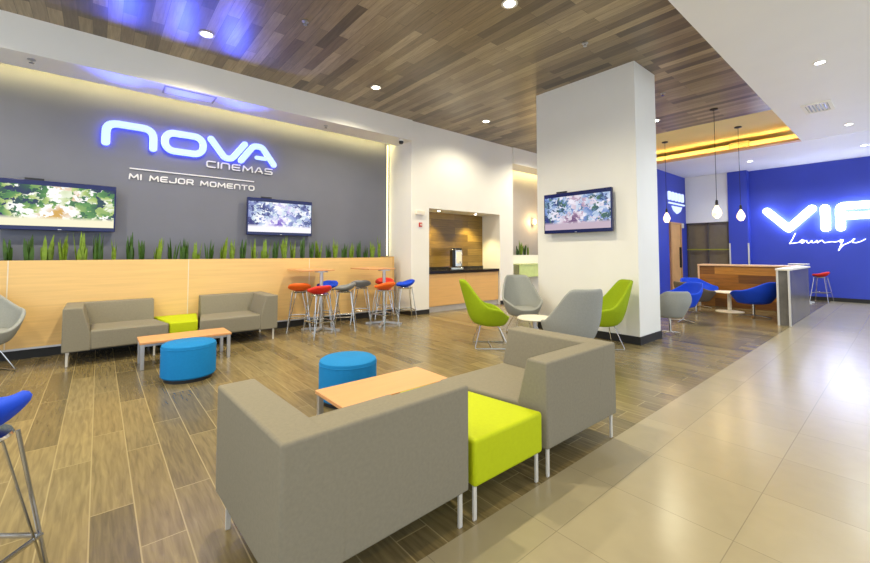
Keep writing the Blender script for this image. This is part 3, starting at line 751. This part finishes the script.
def low(x, y, fab, label, tgt=LT, k=1, kz=None):
    r = dup(l0, (x, y, 0), face(x, y, *tgt), label, None, {'shell': fab, 'seat_cushion': fab}); r.scale = (k, k, kz or k)
low(11.95, 3.5, M['royal'], 'blue swivel armchair behind the white lounge table, close to the bar front', LT, .92)
low(10.75, 3.24, M['taupe'], 'taupe swivel armchair beside the white lounge table, left of it', LT, .92)
low(9.12, 2.99, M['royal'], 'blue swivel armchair in front of the taupe one', (8.0, 3.6), .74, 1.0)
low(7.56, 2.68, M['greyfab'], 'grey swivel armchair half hidden by the white pillar', (9.2, 4.2), .7, .96)
t = thing('round_table', 'white topped round table among the blue armchairs of the lounge', 'table', (11.55, 2.78, 0))
bm = B(); lathe(bm, [(0, .45), (.3, .45), (.315, .465), (.3, .48), (0, .48)], 40); obj('tabletop', bm, M['tabtop'], t)
bm = B(); cyl(bm, 0, 0, .02, .45, .04); obj('pole', bm, M['tabtop'], t)
bm = B(); lathe(bm, [(0, 0), (.28, 0), (.28, .012), (.05, .03), (0, .03)], 32); obj('base', bm, M['tabtop'], t)
# chair at the left edge
t = thing('lounge_chair', 'pale grey shell chair cut off by the left edge, before the planter wall', 'armchair', (-1.06, 6.95, 0), face(-1.06, 6.95, .6, 4.6))
bm = B(); shell(bm, .34, .22, .97, .72, .5, .40, 45, 95, .12); obj('shell', bm, M['greyfab'], t, solid=.04, sub=1)
bm = B(); lathe(bm, [(0, .42), (.24, .42), (.29, .45), (.28, .485), (.2, .5), (0, .505)], 32); obj('seat_cushion', bm, M['greyfab'], t)
bm = B(); sled(bm, .24, .26, -.24, .345); obj('sled_base', bm, M['chrome'], t)

# ------------------------------------------------------------------ bar counter
t = thing('bar_counter', 'L shaped bar counter with wooden front and grey stone end, by the blue wall', 'bar counter', (0, 0, 0))
boxo('wood_front', (12.5, 12.56, 1.67, 3.66, 0, 1.06), M['barwood'], t, smooth=0)
boxo('front_top', (12.46, 13.0, 1.67, 3.7, 1.06, 1.1), M['copper'], t, bevel=.004)
boxo('end_frame', (12.48, 12.58, 3.66, 3.7, 0, 1.06), M['copper'], t, smooth=0)
boxo('stone_wing', (10.16, 12.56, 1.49, 1.65, 0, 1.06), M['stone'], t, smooth=0)
boxo('wing_top', (10.11, 12.6, 1.46, 1.68, 1.06, 1.1), M['tabtop'], t, bevel=.004)
for y in (1.47, 1.64): boxo('corner_post', (10.12, 10.16, y, y+.03, 0, 1.06), M['legw'], t, smooth=0)
boxo('counter_body', (12.56, 12.96, 1.70, 3.6, 0, 1.06), M['stone'], t, smooth=0)
# lime table beyond the niche
t = thing('lime_side_table', 'lime green fronted table before the white planter box beyond the niche', 'table', (9.9, 7.2, 0))
boxo('front_panel', (-.65, .75, -.02, .02, .70, 1.06), mat('pale_lime_laminate', (206, 224, 150), .5), t, smooth=0)
boxo('tabletop', (-.68, .78, -.04, .28, 1.06, 1.085), mat('pale_lime_top', (214, 224, 160), .5), t, smooth=0)
for x in (-.6, .7): boxo('leg', (x-.02, x+.02, .0, .04, 0, .70), M['alu'], t, smooth=0)
o = boxo('junction_box', (15.62, 15.82, 5.07, 5.105, 2.28, 2.44), M['tabtop'], bevel=.005); tag(o, 'small white box on the blue wall right of the wooden door', 'junction box')

# ------------------------------------------------------------------ daylight, camera
w = bpy.data.worlds.new('hall'); S.world = w; w.use_nodes = True
bg = w.node_tree.nodes['Background']; bg.inputs['Color'].default_value = (.79, .89, 1.0, 1); bg.inputs['Strength'].default_value = 1.2
cam = bpy.data.cameras.new('camera'); co = bpy.data.objects.new('camera', cam); C.objects.link(co)
F_, HY, PITCH = 398.0, 253.0, math.radians(2.5)
cam.sensor_fit = 'HORIZONTAL'; cam.sensor_width = 36; cam.lens = F_/870*36
cam.shift_y = ((HY-F_*math.tan(PITCH))-281.5)/870
cam.clip_start = .05; cam.clip_end = 100
co.location = (0, 0, 1.4); co.rotation_euler = (PI/2+PITCH, 0, math.radians(49.86-90))
S.camera = co
S.view_settings.view_transform = 'Standard'; S.view_settings.look = 'None'; S.view_settings.gamma = 1
S.view_settings.exposure = .58
S.cycles.use_denoising = True
S.cycles.max_bounces = 8; S.cycles.diffuse_bounces = 5; S.cycles.glossy_bounces = 4
S.cycles.sample_clamp_indirect = 6
